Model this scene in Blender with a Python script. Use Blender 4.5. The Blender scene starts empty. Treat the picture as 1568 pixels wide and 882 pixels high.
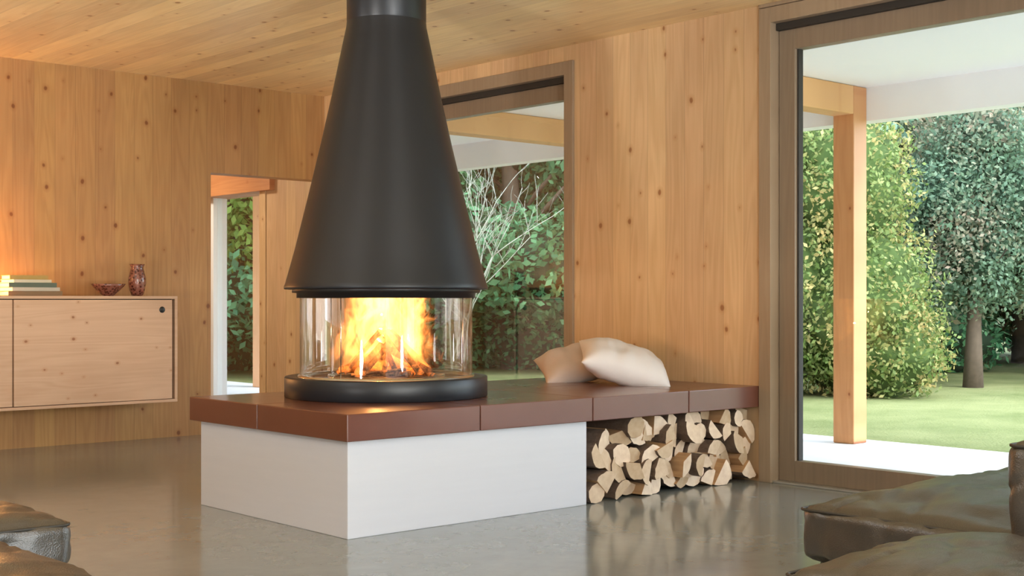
import bpy, bmesh, math, random
import numpy as np
from mathutils import Vector, Matrix, noise as mnoise

random.seed(7); np.random.seed(7)
scene = bpy.context.scene
scene.view_settings.view_transform = 'Standard'
COL = scene.collection

# ------------------------------------------------------------------ helpers
class NT:
    def __init__(s, name):
        s.mat = bpy.data.materials.new(name); s.mat.use_nodes = True
        s.nt = s.mat.node_tree; s.nt.nodes.clear()
        s.out = s.nt.nodes.new('ShaderNodeOutputMaterial')
    def n(s, t, **k):
        x = s.nt.nodes.new(t)
        for a, b in k.items(): setattr(x, a, b)
        return x
    def l(s, a, b): s.nt.links.new(a, b)
    def put(s, sock, v):
        if isinstance(v, bpy.types.NodeSocket): s.l(v, sock)
        else:
            if sock.type == 'RGBA' and len(v) == 3: v = (*v, 1)
            sock.default_value = v
    def m(s, op, a, b=0.0, c=0.0, clamp=False):
        x = s.n('ShaderNodeMath', operation=op); x.use_clamp = clamp
        s.put(x.inputs[0], a); s.put(x.inputs[1], b); s.put(x.inputs[2], c)
        return x.outputs[0]
    def xyz(s, a, b, c):
        x = s.n('ShaderNodeCombineXYZ')
        for i, v in enumerate((a, b, c)): s.put(x.inputs[i], v)
        return x.outputs[0]
    def obj(s):
        return s.n('ShaderNodeTexCoord').outputs['Object']
    def sep(s, v):
        x = s.n('ShaderNodeSeparateXYZ'); s.l(v, x.inputs[0]); return x.outputs
    def noise(s, vec=None, scale=5, detail=3, rough=.5, dist=0):
        x = s.n('ShaderNodeTexNoise')
        if vec is not None: s.l(vec, x.inputs['Vector'])
        x.inputs['Scale'].default_value = scale; x.inputs['Detail'].default_value = detail
        x.inputs['Roughness'].default_value = rough; x.inputs['Distortion'].default_value = dist
        return x.outputs['Fac']
    def mix(s, f, a, b, mode='MIX'):
        x = s.n('ShaderNodeMix', data_type='RGBA', blend_type=mode)
        s.put(x.inputs[0], f); s.put(x.inputs[6], a); s.put(x.inputs[7], b)
        return x.outputs[2]
    def rng(s, v, a, b, c=0., d=1.):
        x = s.n('ShaderNodeMapRange'); s.put(x.inputs[0], v)
        for i, q in enumerate((a, b, c, d)): s.put(x.inputs[i+1], q)
        return x.outputs[0]
    def bump(s, h, strength=.2, dist=.01):
        x = s.n('ShaderNodeBump'); x.inputs['Strength'].default_value = strength
        x.inputs['Distance'].default_value = dist; s.l(h, x.inputs['Height']); return x.outputs[0]
    def bsdf(s, color, rough=.5, metal=0., normal=None, spec=.5, coat=0., coatr=.1, emis=None, estr=0.):
        x = s.n('ShaderNodeBsdfPrincipled')
        s.put(x.inputs['Base Color'], color); s.put(x.inputs['Roughness'], rough)
        s.put(x.inputs['Metallic'], metal); s.put(x.inputs['Specular IOR Level'], spec)
        s.put(x.inputs['Coat Weight'], coat); s.put(x.inputs['Coat Roughness'], coatr)
        if normal is not None: s.l(normal, x.inputs['Normal'])
        if emis is not None:
            s.put(x.inputs['Emission Color'], emis); s.put(x.inputs['Emission Strength'], estr)
        s.l(x.outputs[0], s.out.inputs['Surface']); return x

def wood(name, u, v, w, ca, cb, rough=.45, knots=1.0, seam=.35, kscale=3.6, var=.06, off=0.0, bs=.12):
    t = NT(name); s = t.sep(t.obj()); ix = 'xyz'.index
    U = t.m('ADD', s[ix(u)], 50.0+off); V = s[ix(v)]
    pu = t.m('DIVIDE', U, w); idx = t.m('FLOOR', pu); fr = t.m('FRACT', pu)
    wn = t.n('ShaderNodeTexWhiteNoise', noise_dimensions='1D'); t.l(idx, wn.inputs['W']); r = wn.outputs['Value']
    vo = t.m('MULTIPLY_ADD', r, 37.0, V)
    fine = t.noise(t.xyz(t.m('MULTIPLY', U, 60), t.m('MULTIPLY', vo, 2.0), 0.0), 1, 4, .6)
    broad = t.noise(t.xyz(t.m('MULTIPLY', U, 7), t.m('MULTIPLY', vo, .55), r), 1, 2, .5, .4)
    ring = t.m('SINE', t.m('MULTIPLY', broad, 60.0))
    g = t.m('MULTIPLY_ADD', fine, .7, t.m('MULTIPLY_ADD', ring, .12, .15), clamp=True)
    col = t.mix(g, ca, cb)
    vv = t.m('MULTIPLY_ADD', r, var*2, 1.0-var)
    patch = t.noise(t.xyz(U, vo, 3.0), 1.3, 3)
    vv = t.m('MULTIPLY', vv, t.rng(patch, .3, .7, .92, 1.08))
    hs = t.n('ShaderNodeHueSaturation'); t.l(col, hs.inputs['Color']); t.l(vv, hs.inputs['Value'])
    t.put(hs.inputs['Hue'], t.m('MULTIPLY_ADD', r, .008, .497))
    col = hs.outputs[0]
    if knots > 0:
        vor = t.n('ShaderNodeTexVoronoi', voronoi_dimensions='2D')
        dn = t.noise(t.xyz(U, V, 0.0), 14, 2)
        t.l(t.xyz(t.m('MULTIPLY_ADD', dn, .06, t.m('MULTIPLY', U, kscale*1.15)), t.m('MULTIPLY_ADD', dn, .05, t.m('MULTIPLY', V, kscale*.9)), 0.0), vor.inputs['Vector'])
        vor.inputs['Scale'].default_value = 1.0
        cr = t.sep(vor.outputs['Color'])
        rad = t.m('MULTIPLY', t.m('SUBTRACT', cr[0], .32), .085*knots)
        d = vor.outputs['Distance']
        has = t.m('GREATER_THAN', cr[0], .34)
        core = t.m('MULTIPLY', t.rng(t.m('SUBTRACT', d, rad), -.018, .012, 1, 0), has)
        halo = t.m('MULTIPLY', t.rng(t.m('SUBTRACT', d, rad), 0.0, .09, .40, 0), has)
        dark = tuple(c*k for c, k in zip(ca, (.50, .32, .22)))
        mid = tuple(c*k for c, k in zip(ca, (.85, .65, .48)))
        col = t.mix(halo, col, mid)
        col = t.mix(t.m('MULTIPLY', core, .85), col, dark)
    edge = t.m('MINIMUM', fr, t.m('SUBTRACT', 1.0, fr))
    if w < 5:
        sm = t.rng(edge, 0.0, .0022/w, 1-seam, 1.0)
        col = t.mix(1.0, col, t.xyz(sm, sm, sm), 'MULTIPLY')
    nrm = t.bump(fine, bs, .004)
    t.bsdf(col, rough, normal=nrm, spec=.4)
    return t.mat

def simple(name, col, rough=.5, metal=0., nscale=30, namp=.08, bump=.05, coat=0., spec=.5):
    t = NT(name); nz = t.noise(t.obj(), nscale, 4)
    a = tuple(c*(1-namp) for c in col); b = tuple(min(1, c*(1+namp)) for c in col)
    t.bsdf(t.mix(nz, a, b), rough, metal, t.bump(nz, bump, .004), coat=coat, spec=spec)
    return t.mat

class MB:
    def __init__(s): s.v = []; s.f = []; s.mi = []; s.sm = []
    def box(s, x0, x1, y0, y1, z0, z1, m=0, M=None):
        b = len(s.v)
        pts = [(x0,y0,z0),(x1,y0,z0),(x1,y1,z0),(x0,y1,z0),(x0,y0,z1),(x1,y0,z1),(x1,y1,z1),(x0,y1,z1)]
        if M is not None: pts = [tuple(M @ Vector(p)) for p in pts]
        s.v += pts
        for f in [(0,3,2,1),(4,5,6,7),(0,1,5,4),(1,2,6,5),(2,3,7,6),(3,0,4,7)]:
            s.f.append(tuple(b+i for i in f)); s.mi.append(m); s.sm.append(False)
    def lathe(s, prof, c=(0,0,0), seg=96, m=0, close=False, smooth=True):
        b = len(s.v); n = len(prof)
        for i in range(seg):
            a = 2*math.pi*i/seg
            for r, z in prof: s.v.append((c[0]+r*math.cos(a), c[1]+r*math.sin(a), c[2]+z))
        for i in range(seg):
            j = (i+1) % seg
            for k in range(n if close else n-1):
                k2 = (k+1) % n
                s.f.append((b+i*n+k, b+j*n+k, b+j*n+k2, b+i*n+k2)); s.mi.append(m); s.sm.append(smooth)
    def tube(s, pts, rad, seg=8, m=0):
        b = len(s.v); n = len(pts)
        for i, p in enumerate(pts):
            p = Vector(p); q = Vector(pts[min(i+1, n-1)]) - Vector(pts[max(i-1, 0)])
            q.normalize(); a = q.orthogonal().normalized(); c = q.cross(a)
            r = rad[i] if hasattr(rad, '__len__') else rad
            for k in range(seg):
                t = 2*math.pi*k/seg; s.v.append(tuple(p + a*math.cos(t)*r + c*math.sin(t)*r))
        for i in range(n-1):
            for k in range(seg):
                k2 = (k+1) % seg
                s.f.append((b+i*seg+k, b+i*seg+k2, b+(i+1)*seg+k2, b+(i+1)*seg+k)); s.mi.append(m); s.sm.append(True)
        s.f.append(tuple(b+k for k in range(seg))[::-1]); s.mi.append(m); s.sm.append(False)
        s.f.append(tuple(b+(n-1)*seg+k for k in range(seg))); s.mi.append(m); s.sm.append(False)
    def obj(s, name, mats, bevel=0., origin=None, parent=None, sharp=None):
        me = bpy.data.meshes.new(name)
        vs = s.v
        if origin is not None: vs = [(a-origin[0], b-origin[1], c-origin[2]) for a, b, c in s.v]
        me.from_pydata(vs, [], s.f); 
        for m in (mats if isinstance(mats, (list, tuple)) else [mats]): me.materials.append(m)
        me.polygons.foreach_set('material_index', s.mi); me.polygons.foreach_set('use_smooth', s.sm)
        me.update()
        o = bpy.data.objects.new(name, me); COL.objects.link(o)
        if origin is not None: o.location = origin
        if bevel:
            bm = o.modifiers.new('bev', 'BEVEL'); bm.width = bevel; bm.segments = 2; bm.limit_method = 'ANGLE'
        if parent is not None: par(o, parent)
        return o

def par(o, e):
    o.parent = e; o.matrix_parent_inverse = Matrix.Translation(-Vector(e.location))
def empty(name, loc):
    e = bpy.data.objects.new(name, None); e.location = loc; e.empty_display_size = .1; COL.objects.link(e); return e
def light(name, kind, loc, power, color, size=.1, rot=None, sy=None, parent=None):
    l = bpy.data.lights.new(name, kind); l.energy = power; l.color = color
    if kind == 'AREA':
        l.size = size
        if sy: l.shape = 'RECTANGLE'; l.size_y = sy
    elif kind == 'SUN': l.angle = size
    else: l.shadow_soft_size = size
    o = bpy.data.objects.new(name, l); o.location = loc
    if rot: o.rotation_euler = rot
    COL.objects.link(o)
    if parent: par(o, parent)
    return o

# ------------------------------------------------------------------ constants
W = 5.85; B = 8.85; H = 2.63

# ------------------------------------------------------------------ materials
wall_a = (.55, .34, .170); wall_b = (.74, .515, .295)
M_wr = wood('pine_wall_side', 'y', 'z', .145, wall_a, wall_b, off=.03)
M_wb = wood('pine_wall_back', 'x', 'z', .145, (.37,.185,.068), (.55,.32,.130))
M_ceil = wood('pine_ceiling', 'x', 'y', .14, (.72,.49,.225), (.92,.71,.40), kscale=4.2, knots=1.2, rough=.38, var=.11)
M_case = wood('stained_frame_wood', 'y', 'z', 9, (.27,.19,.125), (.36,.265,.18), knots=0, rough=.4)
M_sash = wood('stained_sash_wood', 'y', 'z', 9, (.20,.145,.10), (.27,.20,.14), knots=0, rough=.38)
M_lintel = wood('orange_header_wood', 'z', 'y', 9, (.50,.20,.08), (.66,.32,.14), knots=.5)
M_side = wood('whitewashed_pine', 'z', 'x', 9, (.54,.33,.205), (.70,.485,.335), knots=1.0, kscale=5.5, rough=.5)
M_beam = wood('larch_beam', 'y', 'x', 9, (.55,.28,.12), (.74,.43,.21), knots=.5)
M_post = wood('larch_post', 'y', 'z', 9, (.48,.21,.09), (.64,.33,.16), knots=.6)
M_dark = simple('dark_recess', (.03,.025,.02), .7)
M_white = simple('white_render', (.88,.89,.90), .7, nscale=12, namp=.02)
M_alu = simple('aluminium_sill', (.55,.55,.53), .35, metal=.8)

def glass_mat(name, tint=(1,1,1), ior=1.45, k=1.0):
    t = NT(name); f = t.n('ShaderNodeFresnel'); f.inputs[0].default_value = ior
    tr = t.n('ShaderNodeBsdfTransparent'); tr.inputs[0].default_value = (*tint, 1)
    gl = t.n('ShaderNodeBsdfGlossy'); gl.inputs['Roughness'].default_value = .0
    mx = t.n('ShaderNodeMixShader'); t.l(t.m('MULTIPLY', f.outputs[0], k), mx.inputs[0])
    t.l(tr.outputs[0], mx.inputs[1]); t.l(gl.outputs[0], mx.inputs[2]); t.l(mx.outputs[0], t.out.inputs['Surface'])
    return t.mat
M_glass = glass_mat('window_glass', (.985,.995,.99), k=.28)
M_fglass = glass_mat('fire_glass', (.97,.96,.95), 1.45, .6)

# floor
t = NT('polished_concrete'); o = t.obj()
n1 = t.noise(o, .9, 5, .6, .5); n2 = t.noise(o, 7, 5, .65); n3 = t.noise(o, 60, 3)
c = t.mix(t.rng(n1, .3, .7), (.15,.170,.155), (.265,.285,.27))
c = t.mix(t.m('MULTIPLY', n2, .35), c, (.36,.375,.36))
rg = t.m('MULTIPLY_ADD', n2, .16, .11)
t.bsdf(c, rg, normal=t.bump(n3, .04, .002), spec=.62, coat=.22, coatr=.08)
M_floor = t.mat

# ------------------------------------------------------------------ room shell
b = MB(); b.box(-2.5, 6.10, -2.2, 12.2, -.2, 0); b.obj('floor', M_floor)
b = MB(); b.box(-2.7, 6.10, -2.4, 12.4, H, H+.2); b.obj('ceiling', M_ceil)
b = MB()
WT = 6.10
def wy(y0, y1, z0=0., z1=H): b.box(W, WT, y0, y1, z0, z1)
wy(-2.2, .9); wy(.9, 4.518, 2.607); wy(4.518, 5.99); wy(5.99, 8.05, 2.53); wy(8.05, 9.73)
wy(9.73, 11.0, 1.975); wy(11.0, 12.2)
b.obj('wall_right', M_wr)
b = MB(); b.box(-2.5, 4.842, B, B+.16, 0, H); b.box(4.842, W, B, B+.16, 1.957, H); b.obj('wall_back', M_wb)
b = MB(); b.box(-2.7, -2.5, -2.2, 12.2, 0, H); b.obj('wall_left', wood('pine_wall_left', 'y', 'z', .145, wall_a, wall_b))
b = MB(); b.box(-2.5, -2.0, -2.4, -2.2, 0, H); b.box(-2.0, 5.0, -2.4, -2.2, 2.45, H); b.box(5.0, 6.1, -2.4, -2.2, 0, H)
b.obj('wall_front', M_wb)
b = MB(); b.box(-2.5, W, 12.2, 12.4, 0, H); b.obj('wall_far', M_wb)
b = MB(); b.box(3.6, 3.75, B+.16, 12.2, 0, H); b.obj('wall_passage', M_wr)

def window(name, y0, y1, ztop, cas, casin, sash, gz0, gz1, glass_to, white=None):
    b = MB()
    b.box(W-.018, WT-.02, y1-cas, y1, 0, ztop, 0); b.box(W-.018, WT-.02, y0, y0+cas, 0, ztop, 0)
    b.box(W-.0175, WT-.02, y0+cas, y1-cas, ztop-.085, ztop, 0)
    b.box(W+.03, WT-.03, y0+cas, y1-cas, ztop-.125, ztop-.085, 2)
    xs0, xs1 = W+.055, W+.125
    ya, yb = y0+cas+.004, y1-cas-.004
    b.box(xs0, xs1, yb-sash, yb, .012, ztop-.125, 1); b.box(xs0, xs1, ya, ya+sash, .012, ztop-.125, 1)
    b.box(xs0, xs1, ya+sash, yb-sash, .012, gz0, 1); b.box(xs0, xs1, ya+sash, yb-sash, gz1, ztop-.125, 1)
    b.box(xs0+.02, xs1-.01, ya+sash, ya+sash+.012, gz0, gz1, 3); b.box(xs0+.02, xs1-.01, yb-sash-.012, yb-sash, gz0, gz1, 3)
    b.box(xs0+.035, xs0+.041, ya+sash, yb-sash, gz0, gz1, 4)
    b.box(W+.0, WT, y0+cas, y1-cas, 0, .012, 5)
    return b.obj(name, [M_case, M_sash, M_dark, M_dark, M_glass, M_alu], bevel=.0025)
window('window_1', .9, 4.518, 2.607, .08, 0, .105, .125, 2.372, 0)
window('window_2', 5.99, 8.05, 2.53, .08, 0, .05, .125, 2.30, 0)
b = MB()
b.box(W-.012, WT-.02, 9.735, 9.83, 0, 1.93, 1); b.box(W-.05, WT-.02, 9.60, 11.0, 1.93, 2.13, 0)
b.box(W+.05, W+.12, 9.83, 9.88, 0, 1.93, 2)
b.box(W+.04, W+.18, 10.72, 11.0, 0, 1.93, 3); b.box(W+.05, W+.12, 9.88, 10.72, 0, .07, 2)
b.box(W+.08, W+.086, 9.88, 10.72, .07, 1.93, 4)
b.obj('window_3', [M_lintel, M_wr, M_sash, M_white, M_glass], bevel=.0025)
b = MB()
for x in (-2.0, 1.45, 4.92): b.box(x, x+.08, -2.36, -2.24, 0, 2.45, 0)
b.box(-1.92, 1.45, -2.36, -2.24, 2.37, 2.45, 0); b.box(1.53, 4.92, -2.36, -2.24, 2.37, 2.45, 0)
b.box(-1.92, 1.45, -2.36, -2.24, 0, .1, 0); b.box(1.53, 4.92, -2.36, -2.24, 0, .1, 0); b.box(-1.92, 4.92, -2.31, -2.304, .1, 2.37, 1)
b.obj('window_4', [M_case, M_glass])
b = MB(); b.box(W-.02, W-.001, -2.2, 4.518, 2.61, H); b.obj('trim_1', M_case, bevel=.002)

# ------------------------------------------------------------------ hearth bench
t = NT('rust_brown_enamel'); o = t.obj(); n1 = t.noise(o, 3, 4, .6); n2 = t.noise(o, 90, 3)
t.bsdf(t.mix(n1, (.115,.036,.022), (.165,.056,.034)), t.m('MULTIPLY_ADD', n1, .15, .22), normal=t.bump(n2, .06, .002), spec=.6, coat=.3, coatr=.12)
M_slab = t.mat
t = NT('white_painted_board'); s = t.sep(t.obj()); g = t.noise(t.xyz(t.m('MULTIPLY', s[0], 3), t.m('MULTIPLY', s[1], 3), t.m('MULTIPLY', s[2], 40)), 1, 4)
t.bsdf(t.mix(g, (.62,.63,.68), (.66,.67,.72)), .6, normal=t.bump(g, .04, .003)); M_board = t.mat

hb = empty('hearth_bench', (4.5, 5.2, 0))
b = MB()
xs = [3.10, 3.823, 4.54, 5.25, 5.845]; ys = [4.52, 5.24, 5.88]; g = .0022
for i in range(4):
    for j in range(2):
        b.box(xs[i]+g*(i > 0), xs[i+1]-g*(i < 3), ys[j]+g*(j > 0), ys[j+1]-g*(j < 1), .412, .527)
b.obj('slab_tiles', M_slab, bevel=.004, parent=hb)
b = MB(); b.box(3.11, 5.84, 4.535, 5.87, .425, .515); b.obj('slab_core', M_dark, parent=hb)
b = MB(); b.box(3.13, 4.536, 4.56, 5.82, 0, .412); b.obj('plinth', M_board, bevel=.003, parent=hb)
b = MB(); b.box(4.536, 5.845, 5.70, 5.82, 0, .412); b.obj('rear_panel', M_board, bevel=.002, parent=hb)

# ------------------------------------------------------------------ fireplace
CX, CY = 3.871, 5.30
fp = empty('fireplace', (CX, CY, .527))
t = NT('anthracite_paint'); nz = t.noise(t.obj(), 400, 2)
t.bsdf((.012,.0145,.019), .38, .0, t.bump(nz, .06, .0008), spec=.48); M_hood = t.mat
M_black = simple('black_steel', (.012,.012,.012), .4)
M_chrome = simple('brushed_steel', (.6,.6,.58), .2, metal=1.)
M_inner = simple('firebox_tray', (.03,.026,.022), .6)
C0 = (CX, CY, 0)
b = MB()
ctrl = [(.197,2.378),(.199,2.355),(.213,2.29),(.238,2.17),(.270,2.015),(.325,1.77),(.387,1.51),(.450,1.255),(.497,1.085),(.504,1.068)]
b.lathe(ctrl+[(.504,1.056),(.498,1.054),(.490,1.066),(.42,1.066)], C0, 128)
b.obj('hood', M_hood, parent=fp)
b = MB(); b.lathe([(.1935,2.38),(.1935,2.384)], C0, 96, 1); b.lathe([(.190,2.372),(.197,2.386),(.197,H)], C0, 96, 0)
b.obj('flue', [M_hood, M_black], parent=fp)
b = MB(); b.lathe([(.30,1.064),(.465,1.064),(.465,1.038),(.443,1.036),(.443,1.012),(.40,1.012),(.39,1.03),(0.30,1.064)], C0, 96)
b.obj('glass_guide', M_black, parent=fp)
b = MB(); b.lathe([(.44,.527),(.498,.527),(.502,.531),(.502,.621),(.498,.626),(.445,.626),(.440,.620),(.432,.620)], C0, 128)
b.obj('base_ring', M_hood, parent=fp)
b = MB(); b.lathe([(.0001,.618),(.40,.618),(.435,.622)], C0, 96, 0); b.lathe([(.405,.619),(.412,.634),(.436,.634),(.438,.62)], C0, 96, 1)
b.lathe([(.28,.619),(.282,.632),(.29,.632),(.292,.619)], C0, 96, 1)
b.obj('fire_tray', [M_inner, M_chrome], parent=fp)
b = MB(); b.lathe([(.427,.632),(.427,1.03)], C0, 128)
b.obj('glass_cylinder', M_fglass, parent=fp)
b = MB()
for deg in (204, -12, 96):
    a = math.radians(deg); x = CX+.4275*math.cos(a); y = CY+.4275*math.sin(a)
    b.tube([(x, y, .63), (x, y, 1.03)], .0022, 8)
b.obj('glass_joints', M_chrome, parent=fp)

t = NT('burning_wood'); o = t.obj(); n1 = t.noise(o, 22, 5, .7); s = t.sep(o); n2 = t.noise(o, 9, 4, .6)
col = t.mix(t.rng(n1, .4, .6), (.02,.012,.008), (.28,.13,.05))
em = t.m('MULTIPLY', t.rng(n2, .52, .66), t.rng(s[2], .02, .2, 1, .25))
t.bsdf(col, .8, normal=t.bump(n1, .6, .01), emis=(1,.22,.03), estr=t.m('MULTIPLY', em, 2.0)); M_burn = t.mat
b = MB(); rl = random.Random(3)
def split_log(b, p0, p1, r, ang, seg=7, m=0, me=0, rr=rl):
    p0 = Vector(p0); p1 = Vector(p1); q = (p1-p0).normalized(); a = q.orthogonal().normalized()
    th = rr.random()*6.28; a = (Matrix.Rotation(th, 3, q) @ a); c = q.cross(a)
    poly = [(0, 0)] + [(math.cos(ang*k/seg)*r*rr.uniform(.92, 1.05), math.sin(ang*k/seg)*r*rr.uniform(.92, 1.05)) for k in range(seg+1)]
    cx = sum(p[0] for p in poly)/len(poly); cy = sum(p[1] for p in poly)/len(poly)
    base = len(b.v); n = len(poly); S = 5
    for i in range(S+1):
        p = p0.lerp(p1, i/S); w = rr.uniform(.9, 1.08)
        for (x, y) in poly: b.v.append(tuple(p + a*(x-cx)*w + c*(y-cy)*w))
    for i in range(S):
        for k in range(n):
            k2 = (k+1) % n
            b.f.append((base+i*n+k, base+i*n+k2, base+(i+1)*n+k2, base+(i+1)*n+k)); b.mi.append(m); b.sm.append(False)
    b.f.append(tuple(base+k for k in range(n))[::-1]); b.mi.append(me); b.sm.append(False)
    b.f.append(tuple(base+S*n+k for k in range(n))); b.mi.append(me); b.sm.append(False)
for i in range(17):
    a = 2*math.pi*i/17+rl.uniform(-.15, .15); R = rl.uniform(.18, .27)
    top = rl.uniform(.14, .22); off = rl.uniform(-.02, .06)
    split_log(b, (CX+R*math.cos(a), CY+R*math.sin(a), .645), (CX-off*math.cos(a)+rl.uniform(-.03,.03), CY-off*math.sin(a), .635+top), rl.uniform(.018, .030), rl.uniform(1.4, 3.0))
for i in range(12):
    a = rl.uniform(0, 6.28); R = rl.uniform(.14, .28); a2 = a+rl.uniform(1.2, 1.9)
    split_log(b, (CX+R*math.cos(a), CY+R*math.sin(a), .64), (CX+R*math.cos(a2), CY+R*math.sin(a2), rl.uniform(.64, .68)), rl.uniform(.014, .022), 2.4)
b.obj('burning_logs', M_burn, origin=(CX, CY, .625), parent=fp)

# flames (emissive volume)
t = NT('flames'); s = t.sep(t.obj())
r2 = t.m('ADD', t.m('MULTIPLY', s[0], s[0]), t.m('MULTIPLY', s[1], s[1])); r = t.m('SQRT', r2)
hz = s[2]
w1 = t.noise(t.xyz(t.m('MULTIPLY', s[0], 5), t.m('MULTIPLY', s[1], 5), t.m('MULTIPLY', hz, 4)), 1, 2)
w2 = t.noise(t.xyz(t.m('MULTIPLY', s[0], 6), t.m('MULTIPLY_ADD', s[1], 6, 7.0), t.m('MULTIPLY', hz, 5)), 1, 2)
sx = t.m('MULTIPLY_ADD', t.m('SUBTRACT', w1, .5), .28, s[0])
sy = t.m('MULTIPLY_ADD', t.m('SUBTRACT', w2, .5), .28, s[1])
nz = t.noise(t.xyz(t.m('MULTIPLY', sx, 17), t.m('MULTIPLY', sy, 17), t.m('MULTIPLY', hz, 3.6)), 1, 3, .55, .3)
Rr = t.m('MULTIPLY_ADD', hz, -.10, .285)
q = t.m('DIVIDE', r, Rr)
den = t.m('SUBTRACT', nz, t.m('MULTIPLY_ADD', t.m('POWER', q, 3.0), .19, t.m('MULTIPLY_ADD', hz, .07, .412)))
den = t.m('MULTIPLY', den, 10.0, clamp=True)
bot = t.rng(hz, 0.01, .11)
den = t.m('MULTIPLY', den, bot)
em = t.n('ShaderNodeEmission')
t.put(em.inputs['Color'], t.mix(den, (1, .15, .012), (1, .38, .08)))
t.put(em.inputs['Strength'], t.m('MULTIPLY', t.m('POWER', den, 1.2), t.rng(hz, 0, .39, 16, 34)))
t.l(em.outputs[0], t.out.inputs['Volume']); M_fl = t.mat
try: M_fl.cycles.volume_step_rate = .2
except Exception as e: print(e)
b = MB(); b.lathe([(.0005, .0), (.30, 0), (.30, .42), (.0005, .42)], (CX, CY, .628), 40, close=False)
b.obj('flames', M_fl, origin=(CX, CY, .628), parent=fp)
for i, (dx, dy, dz) in enumerate(((.05, .03, .84), (-.06, .0, .80), (.0, -.05, .92))):
    light('fire_glow_%d' % i, 'POINT', (CX+dx, CY+dy, dz), 5, (1, .45, .14), .006, parent=fp)

# ------------------------------------------------------------------ firewood
t = NT('log_end'); s = t.sep(t.obj()); n1 = t.noise(t.obj(), 30, 4); isl = t.n('ShaderNodeNewGeometry').outputs['Random Per Island']
c = t.mix(n1, (.60,.38,.21), (.90,.70,.47)); hs = t.n('ShaderNodeHueSaturation'); t.l(c, hs.inputs['Color']); t.put(hs.inputs['Value'], t.m('MULTIPLY_ADD', isl, .50, .66)); t.put(hs.inputs['Saturation'], t.m('MULTIPLY_ADD', isl, -.35, 1.05))
t.bsdf(hs.outputs[0], .7, normal=t.bump(n1, .4, .004)); M_end = t.mat
t = NT('log_split'); s = t.sep(t.obj()); n1 = t.noise(t.xyz(t.m('MULTIPLY', s[0], 60), t.m('MULTIPLY', s[1], 5), t.m('MULTIPLY', s[2], 60)), 1, 4)
t.bsdf(t.mix(n1, (.38,.20,.09), (.68,.43,.22)), .75, normal=t.bump(n1, .5, .004)); M_split = t.mat
t = NT('log_bark'); n1 = t.noise(t.obj(), 45, 5, .7)
t.bsdf(t.mix(n1, (.07,.045,.032), (.24,.16,.115)), .85, normal=t.bump(n1, .8, .008)); M_bark = t.mat
b = MB(); rw = random.Random(11)
def firelog(cx, cz, r, kind, rot, y0, L):
    seg = 8
    ang = {0: 1.45, 1: 2.1, 2: 3.14, 3: 6.28}[kind]
    if kind == 3: poly = [(math.cos(ang*k/10)*r*rw.uniform(.93,1.05), math.sin(ang*k/10)*r*rw.uniform(.93,1.05)) for k in range(10)]; arc = set(range(10))
    else:
        poly = [(0, 0)] + [(math.cos(ang*k/seg)*r*rw.uniform(.94,1.05), math.sin(ang*k/seg)*r*rw.uniform(.94,1.05)) for k in range(seg+1)]; arc = set(range(1, seg+1))
    n = len(poly); mx = (min(p[0] for p in poly)+max(p[0] for p in poly))/2; mz = (min(p[1] for p in poly)+max(p[1] for p in poly))/2
    cr, sr = math.cos(rot), math.sin(rot)
    pts = [((x-mx)*cr-(z-mz)*sr, (x-mx)*sr+(z-mz)*cr) for x, z in poly]
    base = len(b.v); S = 3; tx = rw.uniform(-.02, .02); tz = rw.uniform(-.01, .01)
    tilt = rw.uniform(-.2, .2); tilt2 = rw.uniform(-.15, .15)
    for i in range(S+1):
        f = i/S
        for (x, z) in pts:
            X = min(max(cx+x+tx*f, 4.545), 5.84); Z = min(max(cz+z+tz*f, .002), .408)
            b.v.append((X, y0+L*f+((tilt*x+tilt2*z) if i == 0 else 0), Z))
    for i in range(S):
        for k in range(n):
            k2 = (k+1) % n
            b.f.append((base+i*n+k, base+(i+1)*n+k, base+(i+1)*n+k2, base+i*n+k2)); b.mi.append(2 if k in arc else 1); b.sm.append(False)
    b.f.append(tuple(base+k for k in range(n))); b.mi.append(0); b.sm.append(False)
    b.f.append(tuple(base+S*n+k for k in range(n))[::-1]); b.mi.append(0); b.sm.append(False)
z = .050; row = 0
while z < .42:
    x = 4.60 + (row % 2)*.05
    while x < 5.835:
        lim = .31 + .12*min(1, (x-4.60)/.45)
        r = rw.uniform(.068, .094); k = rw.choice([0, 0, 1, 1, 1, 2, 2, 3])
        if k == 0: r *= 1.25
        if k == 3: r *= .65
        if k == 2: r *= .88
        if z < lim: firelog(min(x, 5.80), min(z, .362)+rw.uniform(-.010, .010), r, k, rw.uniform(0, 6.28), 4.575+rw.uniform(-.04, .06), rw.uniform(.30, .36))
        x += rw.uniform(.086, .112)
    z += .082; row += 1
b.obj('firewood_stack', [M_end, M_split, M_bark])

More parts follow.
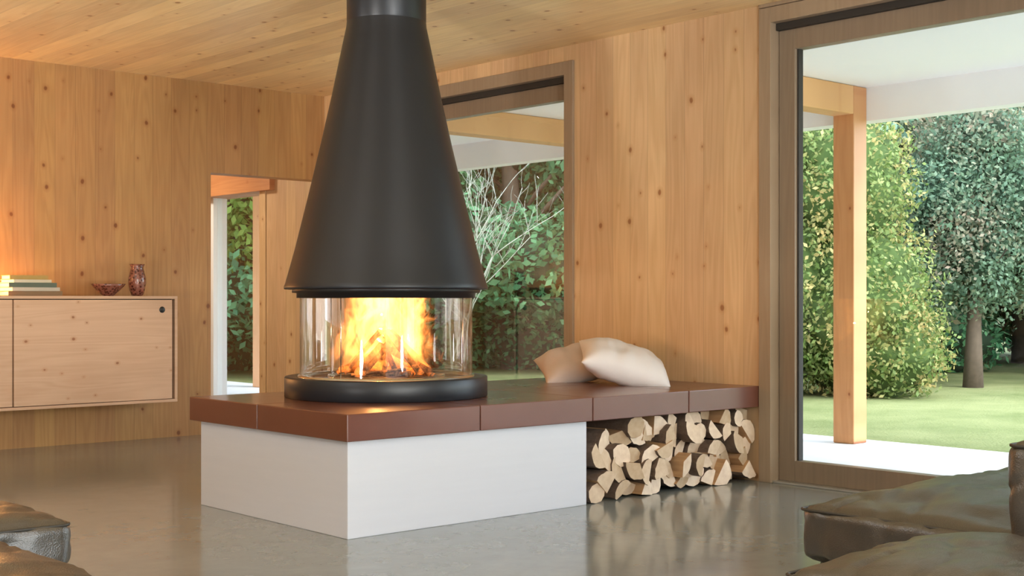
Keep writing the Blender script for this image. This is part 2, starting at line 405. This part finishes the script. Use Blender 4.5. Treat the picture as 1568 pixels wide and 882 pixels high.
# ------------------------------------------------------------------ cushions
def linen(name, ca, cb):
    t = NT(name); o = t.obj(); n1 = t.noise(o, 350, 2); n2 = t.noise(o, 9, 3)
    t.bsdf(t.mix(n2, ca, cb), .9, normal=t.bump(n1, .25, .002), spec=.2); return t.mat
M_lin1 = linen('beige_linen', (.56,.50,.47), (.66,.60,.57)); M_lin2 = linen('offwhite_linen', (.74,.74,.77), (.82,.82,.85))
def pillow(name, mat, loc, rot, sx, sy, th, seed, sag=0.0):
    N = 44; vs = []; fs = []
    def P(u, v, side):
        pinch = 1-.08*(1-abs(v)**2)*abs(u)**3; pinch2 = 1-.08*(1-abs(u)**2)*abs(v)**3
        h = th*((1-abs(u)**3.0)*(1-abs(v)**3.0))**.55
        x = u*sx*.5*pinch; y = v*sy*.5*pinch2
        w = mnoise.noise(Vector((x*7+seed, y*7, side*3)))*.016*(h/th+.1)
        w += mnoise.noise(Vector((x*20+seed, y*6, side*7)))*.008*(h/th+.1)
        z = side*(h*.5)+w
        z -= sag*(u*u)*.5
        return (x, y, z)
    for side in (1, -1):
        for i in range(N+1):
            for j in range(N+1):
                vs.append(P(2*i/N-1, 2*j/N-1, side))
    K = (N+1)**2
    for i in range(N):
        for j in range(N):
            a = i*(N+1)+j; q = (a, a+N+1, a+N+2, a+1)
            fs.append(q); fs.append(tuple(K+x for x in q[::-1]))
    me = bpy.data.meshes.new(name); me.from_pydata(vs, [], fs); me.materials.append(mat)
    bm = bmesh.new(); bm.from_mesh(me)
    bmesh.ops.remove_doubles(bm, verts=[v for v in bm.verts if v.is_boundary], dist=.008)
    for f in bm.faces: f.smooth = True
    bm.to_mesh(me); bm.free()
    o = bpy.data.objects.new(name, me); o.location = loc; o.rotation_euler = rot; COL.objects.link(o)
    return o
A0 = math.radians(-41.6)
pillow('throw_pillow', M_lin1, (5.42, 5.54, .626), (math.radians(18), math.radians(-13), A0+.1), .44, .42, .17, 1.0)
pillow('throw_pillow.001', M_lin2, (5.40, 5.13, .642), (math.radians(14), math.radians(16), A0+.05), .52, .46, .20, 5.0)

# ------------------------------------------------------------------ sideboard
sb = empty('sideboard', (3.3, 8.65, .29))
b = MB(); x0, x1, y0, y1, z0, z1 = 2.1, 4.364, 8.45, 8.845, .29, 1.03
b.box(x0, x1, y0, y1, z1-.02, z1, 0); b.box(x0, x1, y0, y1, z0, z0+.02, 0)
b.box(x0, x0+.02, y0, y1, z0+.02, z1-.02, 0); b.box(x1-.02, x1, y0, y1, z0+.02, z1-.02, 0)
b.box(x0+.02, x1-.02, y1-.02, y1, z0+.02, z1-.02, 0)
b.obj('carcass', M_side, bevel=.002, parent=sb)
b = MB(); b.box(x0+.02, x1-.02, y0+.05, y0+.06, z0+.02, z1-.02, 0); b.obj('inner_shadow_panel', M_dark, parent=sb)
b = MB(); b.box(2.13, 3.208, y0+.004, y0+.024, z0+.024, z1-.026, 0); b.box(3.214, 4.322, y0-.004, y0+.018, z0+.024, z1-.026, 0)
b.obj('doors', M_side, bevel=.002, parent=sb)
M = Matrix.Translation((4.245, y0-.0045, .935)) @ Matrix.Rotation(math.pi/2, 4, 'X')
bb = MB(); bb.lathe([(.0005, .001), (.021, .001), (.023, -.002)], (0,0,0), 32)
bb.v = [tuple(M @ Vector(v)) for v in bb.v]; bb.obj('finger_hole', M_black, parent=sb)

bk = empty('book_stack', (3.40, 8.62, 1.03))
cols = [(.20,.12,.05), (.55,.50,.40), (.10,.13,.09), (.70,.62,.45), (.45,.30,.08)]
z = 1.031; M_page = simple('book_pages', (.75,.68,.52), .8, nscale=200)
for i, (wd, dp, h) in enumerate([(.345,.24,.030), (.32,.23,.024), (.31,.22,.030), (.26,.19,.020), (.25,.17,.028)]):
    b = MB(); M = Matrix.Translation((3.39-.02*i*.5, 8.62, z)) @ Matrix.Rotation(math.radians([-6, 2, -3, 5, -2][i]), 4, 'Z')
    b.box(-wd/2, wd/2, -dp/2, dp/2, 0, .003, 0, M); b.box(-wd/2, wd/2, -dp/2, dp/2, h-.003, h, 0, M)
    b.box(-wd/2, wd/2, -dp/2, -dp/2+.004, .003, h-.003, 0, M); b.box(-wd/2+.004, wd/2-.006, -dp/2+.005, dp/2-.005, .003, h-.003, 1, M)
    b.obj('book_%d' % (i+1), [simple('book_cover_%d' % i, cols[i], .5), M_page], parent=bk); z += h+.0005

t = NT('mottled_glass'); vor = t.n('ShaderNodeTexVoronoi'); vor.inputs['Scale'].default_value = 55; t.l(t.obj(), vor.inputs['Vector'])
t.bsdf(t.mix(t.rng(vor.outputs['Distance'], .25, .6), (.06,.014,.010), (.26,.10,.07)), .18, normal=t.bump(vor.outputs['Distance'], .4, .004), coat=.5); M_vase = t.mat
b = MB(); b.lathe([(.001,.0),(.030,.0),(.040,.006),(.052,.04),(.0605,.09),(.060,.125),(.050,.165),(.043,.19),(.043,.20),(.052,.222),(.048,.222),(.038,.20),(.038,.19),(.046,.16),(.055,.12),(.050,.05),(.001,.01)], (0,0,0), 48)
o = b.obj('vase', M_vase); o.location = (4.143, 8.62, 1.031)
b = MB(); b.lathe([(.001,.0),(.035,.0),(.040,.006),(.075,.035),(.105,.065),(.116,.082),(.112,.083),(.10,.068),(.07,.040),(.035,.014),(.001,.012)], (0,0,0), 56)
o = b.obj('decorative_bowl', M_vase); o.location = (3.921, 8.60, 1.031)

lp = empty('table_lamp', (2.93, 8.66, 1.03))
b = MB(); b.lathe([(.001,1.031),(.06,1.031),(.062,1.04),(.015,1.05),(.010,1.07),(.010,1.20)], (2.93, 8.66, 0), 40); b.obj('lamp_base', M_chrome, parent=lp)
t = NT('lampshade'); t.bsdf((.8,.65,.45), .8, emis=(1,.55,.2), estr=2.0)
b = MB(); b.lathe([(.10,1.16),(.075,1.34)], (2.93, 8.66, 0), 48); b.obj('lampshade', t.mat, parent=lp)
light('bulb', 'POINT', (2.93, 8.62, 1.13), 26, (1, .46, .14), .03, parent=lp)
light('upper_bulb', 'POINT', (2.93, 8.64, 1.36), 12, (1, .46, .14), .03, parent=lp)

# ------------------------------------------------------------------ leather sofas
t = NT('olive_leather'); o = t.obj(); vor = t.n('ShaderNodeTexVoronoi'); vor.inputs['Scale'].default_value = 260; t.l(o, vor.inputs['Vector'])
n1 = t.noise(o, 4, 3, .5, .6); n2 = t.noise(o, 5, 3)
t.bsdf(t.mix(n2, (.044,.035,.026), (.062,.051,.039)), t.m('MULTIPLY_ADD', n2, .12, .25), normal=t.bump(t.m('MULTIPLY_ADD', vor.outputs['Distance'], .06, n1), .45, .02), spec=.95); M_lea = t.mat
M_pipe = simple('leather_piping', (.035,.03,.024), .4)
def cushion(name, x0, x1, y0, y1, z0, z1, r, puff, seed, parent, wr=.006):
    bm = bmesh.new(); bmesh.ops.create_cube(bm, size=2); bmesh.ops.subdivide_edges(bm, edges=bm.edges[:], cuts=48, use_grid_fill=True)
    c = Vector(((x0+x1)/2, (y0+y1)/2, (z0+z1)/2)); h = Vector(((x1-x0)/2, (y1-y0)/2, (z1-z0)/2))
    for v in bm.verts:
        u = v.co.copy(); p = Vector([math.copysign(abs(u[i])**.8, u[i])*h[i] for i in range(3)])
        q = Vector([max(-(h[i]-r), min(h[i]-r, p[i])) for i in range(3)])
        d = p-q
        nrm = d.normalized() if d.length > 1e-6 else Vector((0, 0, 0))
        p2 = q+nrm*r
        k = [1-min(1, abs(x))**4 for x in u]
        ax = max(range(3), key=lambda i: abs(u[i]))
        oth = [i for i in range(3) if i != ax]
        amt = (puff if ax == 2 else puff*.35)*k[oth[0]]*k[oth[1]]
        p2 += nrm*amt
        w = mnoise.noise(Vector((p.x*4+seed, p.y*4, p.z*4)))*wr*1.8 + mnoise.noise(Vector((p.x*11+seed, p.y*6, p.z*13)))*wr*1.2
        rg = 1-abs(mnoise.noise(Vector((p.x*5+seed*3, p.y*9, p.z*5))))*2
        w -= max(0, rg-.7)*.03*(puff > .01)
        p2 += nrm*w
        v.co = p2
    for f in bm.faces: f.smooth = True
    me = bpy.data.meshes.new(name); bm.to_mesh(me); bm.free(); me.materials.append(M_lea)
    o = bpy.data.objects.new(name, me); o.location = c; COL.objects.link(o); par(o, parent)
    b = MB(); zz = z1-r*.35; e = .003; pts = []
    rr = r*.8
    for (cx, cy, a0) in ((x1-rr, y1-rr, 0), (x0+rr, y1-rr, 90), (x0+rr, y0+rr, 180), (x1-rr, y0+rr, 270)):
        for k in range(6):
            a = math.radians(a0+18*k); pts.append((cx+(rr-r*.18+e)*math.cos(a), cy+(rr-r*.18+e)*math.sin(a), zz))
    pts.append(pts[0]); b.tube(pts, .0045, 8); b.obj(name+'_piping', M_pipe, parent=parent)
sf = empty('leather_sofa', (4.0, 1.8, 0))
cushion('seat_cushion', 3.19, 4.95, 1.30, 2.33, .235, .40, .035, .045, 1, sf)
cushion('seat_base', 3.22, 4.93, 1.30, 2.28, .05, .24, .03, .005, 2, sf)
cushion('backrest', 3.20, 4.95, 1.18, 1.69, .08, .64, .04, .015, 3, sf)
sf2 = empty('leather_ottoman', (2.8, 1.3, 0))
cushion('seat_cushion', 2.44, 3.16, .85, 1.83, .23, .39, .04, .045, 4, sf2)
cushion('seat_base', 2.47, 3.13, .88, 1.80, .05, .24, .03, .005, 5, sf2)
sf3 = empty('leather_sofa.001', (.8, 3.6, 0))
cushion('seat_cushion', .25, 1.50, 3.51, 4.45, .25, .395, .035, .035, 6, sf3)
cushion('seat_base', .28, 1.47, 3.53, 4.42, .05, .255, .03, .005, 7, sf3)
cushion('near_cushion', .10, 1.27, 2.45, 3.49, .22, .385, .05, .045, 8, sf3)
cushion('near_base', .13, 1.24, 2.48, 3.47, .05, .23, .03, .005, 9, sf3)
for e, pts in ((sf, [(3.3,2.2),(4.85,2.2),(3.3,1.3),(4.85,1.3)]), (sf2, [(2.55,.95),(3.05,.95),(2.55,1.7),(3.05,1.7)]), (sf3, [(.4,2.6),(1.15,2.6),(.4,4.3),(1.4,4.3)])):
    b = MB()
    for x, y in pts: b.lathe([(.001,0),(.022,0),(.022,.07),(.001,.07)], (x, y, 0), 16)
    b.obj('feet', M_black, parent=e)

# ------------------------------------------------------------------ porch and garden
b = MB(); b.box(WT, 8.2, -3, 16, -.2, -.004); b.obj('terrace', simple('terrace_concrete', (.66,.67,.69), .7, nscale=8))
b = MB(); b.box(-6, 8.2, -9, -3.0, -.2, -.004); b.box(-6, WT, -3.0, -2.4, -.2, -.004); b.obj('bounce_ground', simple('pale_bounce_ground', (.70,.70,.68), .9, nscale=60, namp=.2))  # unseen pale ground behind the camera, added to bounce sun onto the ceiling
b = MB(); b.box(WT, 8.25, -3, 16, 2.50, 2.72); b.box(8.02, 8.17, -3, 16, 2.265, 2.50); b.box(WT, WT+.02, -3, 16, 2.40, 2.50)
b.obj('porch_roof', M_white)
pf = empty('porch_frame', (7.94, 5.35, 0))
for i, y in enumerate((-.15, 2.65-.0, 5.35, 7.95, 10.6, 13.3)):
    if i == 1: continue
    b = MB(); b.box(WT, 7.86, y-.085, y+.085, 2.30, 2.498); b.obj('beam_%d' % i, M_beam, bevel=.006, parent=pf)
    b = MB(); b.box(7.86, 8.02, y-.085, y+.085, -.003, 2.498); b.obj('post_%d' % i, M_post, bevel=.006, parent=pf)

t = NT('lawn'); o = t.obj(); n1 = t.noise(o, .8, 5, .65); n2 = t.noise(o, 40, 4, .7)
t.bsdf(t.mix(t.m('MULTIPLY_ADD', t.rng(n1, .3, .7), .55, t.m('MULTIPLY', n2, .45)), (.085,.125,.035), (.33,.35,.17)), .9, normal=t.bump(n2, .8, .03), spec=.1); M_lawn = t.mat
me = bpy.data.meshes.new('lawn'); 
me.from_pydata([(8.2,-30,-.03),(60,-30,-.03),(60,60,-.03),(-30,60,-.03),(-30,16,-.03),(8.2,16,-.03)], [], [(0,1,2,3,4,5)]); me.materials.append(M_lawn)
COL.objects.link(bpy.data.objects.new('lawn', me))

def foliage(name, ca, cb, cc=None, scale=2.0, tr=.4):
    t = NT(name); isl = t.n('ShaderNodeNewGeometry').outputs['Random Per Island']; oi = t.n('ShaderNodeObjectInfo').outputs['Random']
    n = t.noise(t.obj(), scale, 3, .6)
    c = t.mix(isl, ca, cb)
    if cc is not None: c = t.mix(t.rng(t.m('MULTIPLY_ADD', isl, .25, n), .62, .88), c, cc)
    hs = t.n('ShaderNodeHueSaturation'); t.l(c, hs.inputs['Color']); t.put(hs.inputs['Hue'], t.m('MULTIPLY_ADD', oi, .03, .49)); t.put(hs.inputs['Value'], t.m('MULTIPLY_ADD', oi, .5, .8))
    d = t.n('ShaderNodeBsdfPrincipled'); t.l(hs.outputs[0], d.inputs['Base Color']); d.inputs['Roughness'].default_value = .55; d.inputs['Specular IOR Level'].default_value = .3
    tl = t.n('ShaderNodeBsdfTranslucent'); t.l(hs.outputs[0], tl.inputs[0])
    mx = t.n('ShaderNodeMixShader'); mx.inputs[0].default_value = tr
    t.l(d.outputs[0], mx.inputs[1]); t.l(tl.outputs[0], mx.inputs[2]); t.l(mx.outputs[0], t.out.inputs['Surface']); return t.mat
F_hedge = foliage('hedge_leaves', (.12,.20,.05), (.31,.37,.14), (.50,.37,.16))
F_blue = foliage('tree_leaves_blue', (.10,.19,.13), (.22,.35,.23), (.40,.31,.23), 1.1)
F_green = foliage('tree_leaves_green', (.035,.155,.07), (.15,.37,.17), None)
F_spring = foliage('tree_leaves_light', (.12,.28,.05), (.32,.50,.13), None)
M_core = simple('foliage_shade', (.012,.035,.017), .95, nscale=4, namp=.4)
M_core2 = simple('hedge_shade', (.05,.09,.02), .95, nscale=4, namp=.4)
M_trunk = simple('tree_bark', (.10,.075,.055), .9, nscale=18, namp=.4, bump=.5)

def leafy(name, blobs, n, size, mat, core, trunk=None, seed=0, loc=(0,0,0), shell=(.72,1.06), coref=.80):
    rs = np.random.RandomState(seed); rr = random.Random(seed)
    b = MB()
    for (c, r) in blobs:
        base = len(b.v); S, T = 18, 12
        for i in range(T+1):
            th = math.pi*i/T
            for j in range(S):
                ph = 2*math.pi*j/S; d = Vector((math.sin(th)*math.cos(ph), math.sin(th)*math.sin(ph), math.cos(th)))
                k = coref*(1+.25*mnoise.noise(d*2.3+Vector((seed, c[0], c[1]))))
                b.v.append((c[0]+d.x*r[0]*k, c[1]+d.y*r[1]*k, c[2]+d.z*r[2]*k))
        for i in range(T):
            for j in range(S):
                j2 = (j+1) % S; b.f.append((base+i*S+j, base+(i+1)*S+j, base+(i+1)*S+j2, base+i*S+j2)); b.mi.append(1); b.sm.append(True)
    if trunk:
        for pts, rad in trunk: b.tube(pts, rad, 8, 2)
    vol = np.array([r[0]*r[1]+r[1]*r[2]+r[0]*r[2] for c, r in blobs]); vol = vol/vol.sum()
    nv0 = len(b.v); allq = []
    for (c, r), w in zip(blobs, vol):
        m = max(10, int(n*w)); d = rs.normal(size=(m, 3)); d /= np.linalg.norm(d, axis=1)[:, None]
        lump = np.array([mnoise.noise(Vector(x)*2.3+Vector((seed, c[0], c[1]))) for x in d])
        lump2 = np.array([mnoise.noise(Vector(x)*6+Vector((seed+9, c[0], c[1]))) for x in d])
        p = d*(rs.uniform(shell[0], shell[1], m)*(1+.25*lump+.20*lump2))[:, None]*np.array(r)+np.array(c)
        u = rs.normal(size=(m, 3)); u /= np.linalg.norm(u, axis=1)[:, None]
        v = np.cross(u, d+.5*rs.normal(size=(m, 3))); v /= np.linalg.norm(v, axis=1)[:, None]+1e-9
        s = size*rs.uniform(.6, 1.3, m)[:, None]
        allq.append(np.stack([p-u*s, p-v*s*.55, p+u*s, p+v*s*.55], 1))
    Q = np.concatenate(allq).reshape(-1, 3)
    Q[:, 2] = np.maximum(Q[:, 2], -.02)
    b.v += [tuple(x) for x in Q.tolist()]
    nq = len(Q)//4
    b.f += [(nv0+4*i, nv0+4*i+1, nv0+4*i+2, nv0+4*i+3) for i in range(nq)]; b.mi += [0]*nq; b.sm += [False]*nq
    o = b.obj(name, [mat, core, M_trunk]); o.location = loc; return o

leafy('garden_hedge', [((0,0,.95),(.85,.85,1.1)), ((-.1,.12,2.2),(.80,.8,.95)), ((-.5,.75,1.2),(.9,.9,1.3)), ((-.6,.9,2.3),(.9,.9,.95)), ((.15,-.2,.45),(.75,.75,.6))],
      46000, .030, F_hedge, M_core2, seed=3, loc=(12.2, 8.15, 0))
def trunk(h, r, lean=.1, seed=0):
    rr = random.Random(seed); out = [([(0,0,-.05),(.02,0,h*.3),(lean,.03,h*.6),(lean*1.3,0,h)], [r*1.4, r, r*.8, r*.4])]
    for i in range(7):
        a = rr.uniform(0, 6.28); z = h*rr.uniform(.35, .7); L = h*rr.uniform(.2, .35)
        out.append(([(lean*.5,0,z), (lean*.5+math.cos(a)*L*.5, math.sin(a)*L*.5, z+L*.5), (lean*.5+math.cos(a)*L, math.sin(a)*L, z+L*.9)], [r*.4, r*.25, r*.1]))
    return out
leafy('garden_tree', [((0,0,1.5),(.75,.75,.75)), ((.35,-.2,2.2),(.8,.8,.8)), ((-.35,.2,2.1),(.65,.65,.65)), ((.2,.0,2.9),(.75,.75,.6)), ((.75,-.35,1.6),(.65,.65,.7)), ((-.55,.4,1.3),(.5,.5,.55))],
      34000, .032, F_blue, M_core, trunk(2.2, .09, .1, 2), seed=5, loc=(14.4, 8.0, 0), coref=.5, shell=(.45,1.1))
leafy('garden_tree.001', [((0,0,2.6),(1.2,1.2,1.1)), ((.6,-.7,3.3),(1.1,1.1,1.0)), ((-.5,.6,3.5),(1.0,1.0,1.0)), ((.2,0,1.5),(.9,.9,.7)), ((.9,-1.2,2.3),(1.0,1.0,1.0))],
      26000, .045, foliage('tree_leaves_autumn', (.16,.24,.14), (.36,.38,.23), (.60,.38,.28), 1.0), M_core, trunk(3, .1, .1, 4), seed=8, loc=(17.6, 8.6, 0), coref=.5, shell=(.45,1.1))
leafy('garden_shrub', [((0,0,.45),(.6,.6,.5))], 6000, .03, F_blue, M_core, seed=9, loc=(16.2, 6.9, 0))
bl = []; rr = random.Random(41)
for i in range(18):
    a = math.radians(30+i*1.9+rr.uniform(-.5,.5)); D = 20.5+rr.uniform(-.7,.7); s = rr.uniform(.7,1.2)
    bl.append(((D*math.cos(a), D*math.sin(a), s*.45), (s*.95, s*.95, s*.7)))
leafy('undergrowth', bl, 42000, .055, F_green, M_core, seed=31, shell=(.6,1.08))

protos = []
for k, (mat, sd) in enumerate(((F_green, 21), (F_blue, 22), (F_spring, 23))):
    rr = random.Random(sd); bl = []
    for i in range(15):
        a = rr.uniform(0, 6.28); q = rr.uniform(.2, 1.6); zz = rr.uniform(.9, 6.0)
        s = rr.uniform(.6, 1.15)
        bl.append(((q*math.cos(a), q*math.sin(a), zz), (s, s, s*.75)))
    protos.append(leafy('woodland_tree' if k == 0 else 'woodland_tree.%03d' % k, bl, 26000, .065, mat, M_core, trunk(5, .16, .15, sd), seed=sd, coref=.62, shell=(.5,1.1)))
protos[0].location = (15.2, 16.0, 0); protos[1].location = (21.5, 11.8, 0); protos[2].location = (9.6, 15.9, 0)
cnt = 3; rr = random.Random(5)
spots = []
for ring, (dist, step) in enumerate(((18.8, 5.2), (22.5, 5.0), (27, 5.0))):
    a = 14+ring*2
    while a < 76:
        spots.append((dist+rr.uniform(-1.1, 1.1), a+rr.uniform(-1, 1))); a += math.degrees(2.3/dist)
for dist, a in spots:
    if dist < 21 and 20 < a < 34: continue
    x, y = dist*math.cos(math.radians(a)), dist*math.sin(math.radians(a))
    k = 0 if (a > 38) else rr.choice([0, 1, 1]); k = 2 if (a > 57 and rr.random() < .75) else k
    o = bpy.data.objects.new('woodland_tree.%03d' % cnt, protos[k].data); cnt += 1
    s = rr.uniform(.85, 1.25); o.location = (x, y, -.05); o.scale = (s, s, s*rr.uniform(.9, 1.15)); o.rotation_euler = (0, 0, rr.uniform(0, 6.28)); COL.objects.link(o)

b = MB(); rt = random.Random(4)
def twig(p, d, L, r, depth):
    pts = [p]; q = Vector(p); dd = Vector(d).normalized()
    for i in range(4):
        dd = (dd+Vector((rt.uniform(-.22,.22), rt.uniform(-.22,.22), rt.uniform(-.05,.16)))).normalized(); q = q+dd*L/4; pts.append(tuple(q))
        if depth < 3 and i > 0:
            for _ in range(2 if depth < 1 else 1):
                twig(tuple(q), dd+Vector((rt.uniform(-.9,.9), rt.uniform(-.9,.9), rt.uniform(-.1,.6))), L*.50, r*.55, depth+1)
    b.tube(pts, [r, r*.85, r*.7, r*.6, r*.45], 5)
for i in range(3): twig((9.22+rt.uniform(-.1,.1), 11.38+rt.uniform(-.1,.1), -.03), (rt.uniform(-.15,.15), rt.uniform(-.15,.15), 1), 1.65, .012, 0)
b.obj('bare_shrub', simple('pale_twigs', (.38,.42,.36), .8))

# ------------------------------------------------------------------ light
w = bpy.data.worlds.new('sky'); scene.world = w; w.use_nodes = True; nt = w.node_tree
bg = nt.nodes['Background']; sk = nt.nodes.new('ShaderNodeTexSky'); sk.sky_type = 'NISHITA'; sk.sun_disc = False
sk.sun_elevation = math.radians(38); sk.sun_rotation = math.radians(200); sk.dust_density = 2.0; sk.air_density = 1.2
mx = nt.nodes.new('ShaderNodeMix'); mx.data_type = 'RGBA'; mx.inputs[0].default_value = .6; mx.inputs[7].default_value = (5.3, 5.9, 6.6, 1)
nt.links.new(sk.outputs[0], mx.inputs[6]); nt.links.new(mx.outputs[2], bg.inputs[0]); bg.inputs[1].default_value = 1.05
sd = Vector((-.30, .70, -.78)); sun = light('sun', 'SUN', (10, -10, 15), 3.8, (1, .97, .92), math.radians(25)); sun.rotation_euler = sd.to_track_quat('-Z', 'Y').to_euler()

def ceil_fill(name, x, y, sx, sy, p, col=(.93, .96, 1)):  # unseen fill panels, added to brighten the room and the passage
    e = empty(name, (x, y, H))
    b = MB(); b.box(x-sx/2-.03, x+sx/2+.03, y-sy/2-.03, y+sy/2+.03, H-.04, H); b.obj('housing', M_white, bevel=.005, parent=e)
    light('panel', 'AREA', (x, y, H-.045), p, col, sx, (0, 0, 0), sy, parent=e)
ceil_fill('ceiling_fill', 1.0, .6, 1.6, 1.6, 55)
ceil_fill('ceiling_fill.001', -.6, 4.2, 1.6, 1.6, 40)
ceil_fill('ceiling_fill.002', 4.7, 10.6, .5, .5, 40, (1, .87, .70))
def fill_spot(name, p, target, power):  # unseen uplight, added only to brighten the ceiling
    e = empty(name, (p[0], p[1], 0)); d = (Vector(target)-Vector(p)).normalized()
    b = MB(); b.lathe([(.001,0),(.13,0),(.13,.015),(.012,.02),(.012,p[2]-.08)], (p[0], p[1], 0), 40)
    M = Matrix.Translation(p) @ d.to_track_quat('Z', 'Y').to_matrix().to_4x4()
    c = MB(); c.lathe([(.001,-.14),(.12,-.13),(.20,-.06),(.24,-.01),(.235,-.01),(.19,-.06),(.001,-.10)], (0,0,0), 40)
    k = len(b.v); b.v += [tuple(M @ Vector(v)) for v in c.v]; b.f += [tuple(i+k for i in f) for f in c.f]; b.mi += c.mi; b.sm += c.sm
    b.obj('stand', M_black, parent=e)
    o = light('bulb', 'SPOT', p, power, (.99, .985, .97), .22, d.to_track_quat('-Z', 'Y').to_euler(), parent=e)
    o.data.spot_size = math.radians(100); o.data.spot_blend = 1.0
fill_spot('fill_spotlight', (-1.2, 3.2, .45), (3.0, 6.8, 4.8), 720)
fill_spot('fill_spotlight.001', (1.9, -1.2, .45), (4.3, 4.8, 5.4), 740)
fill_spot('fill_spotlight.002', (-1.9, 7.2, .45), (2.6, 7.2, 5.0), 460)

cam = bpy.data.cameras.new('camera'); co = bpy.data.objects.new('camera', cam); COL.objects.link(co)
cam.sensor_width = 36; cam.lens = 46.17; cam.shift_y = .0121; cam.clip_end = 300
co.location = (0, 0, 1.0); co.rotation_euler = (math.radians(90), 0, math.radians(48.4-90)); scene.camera = co
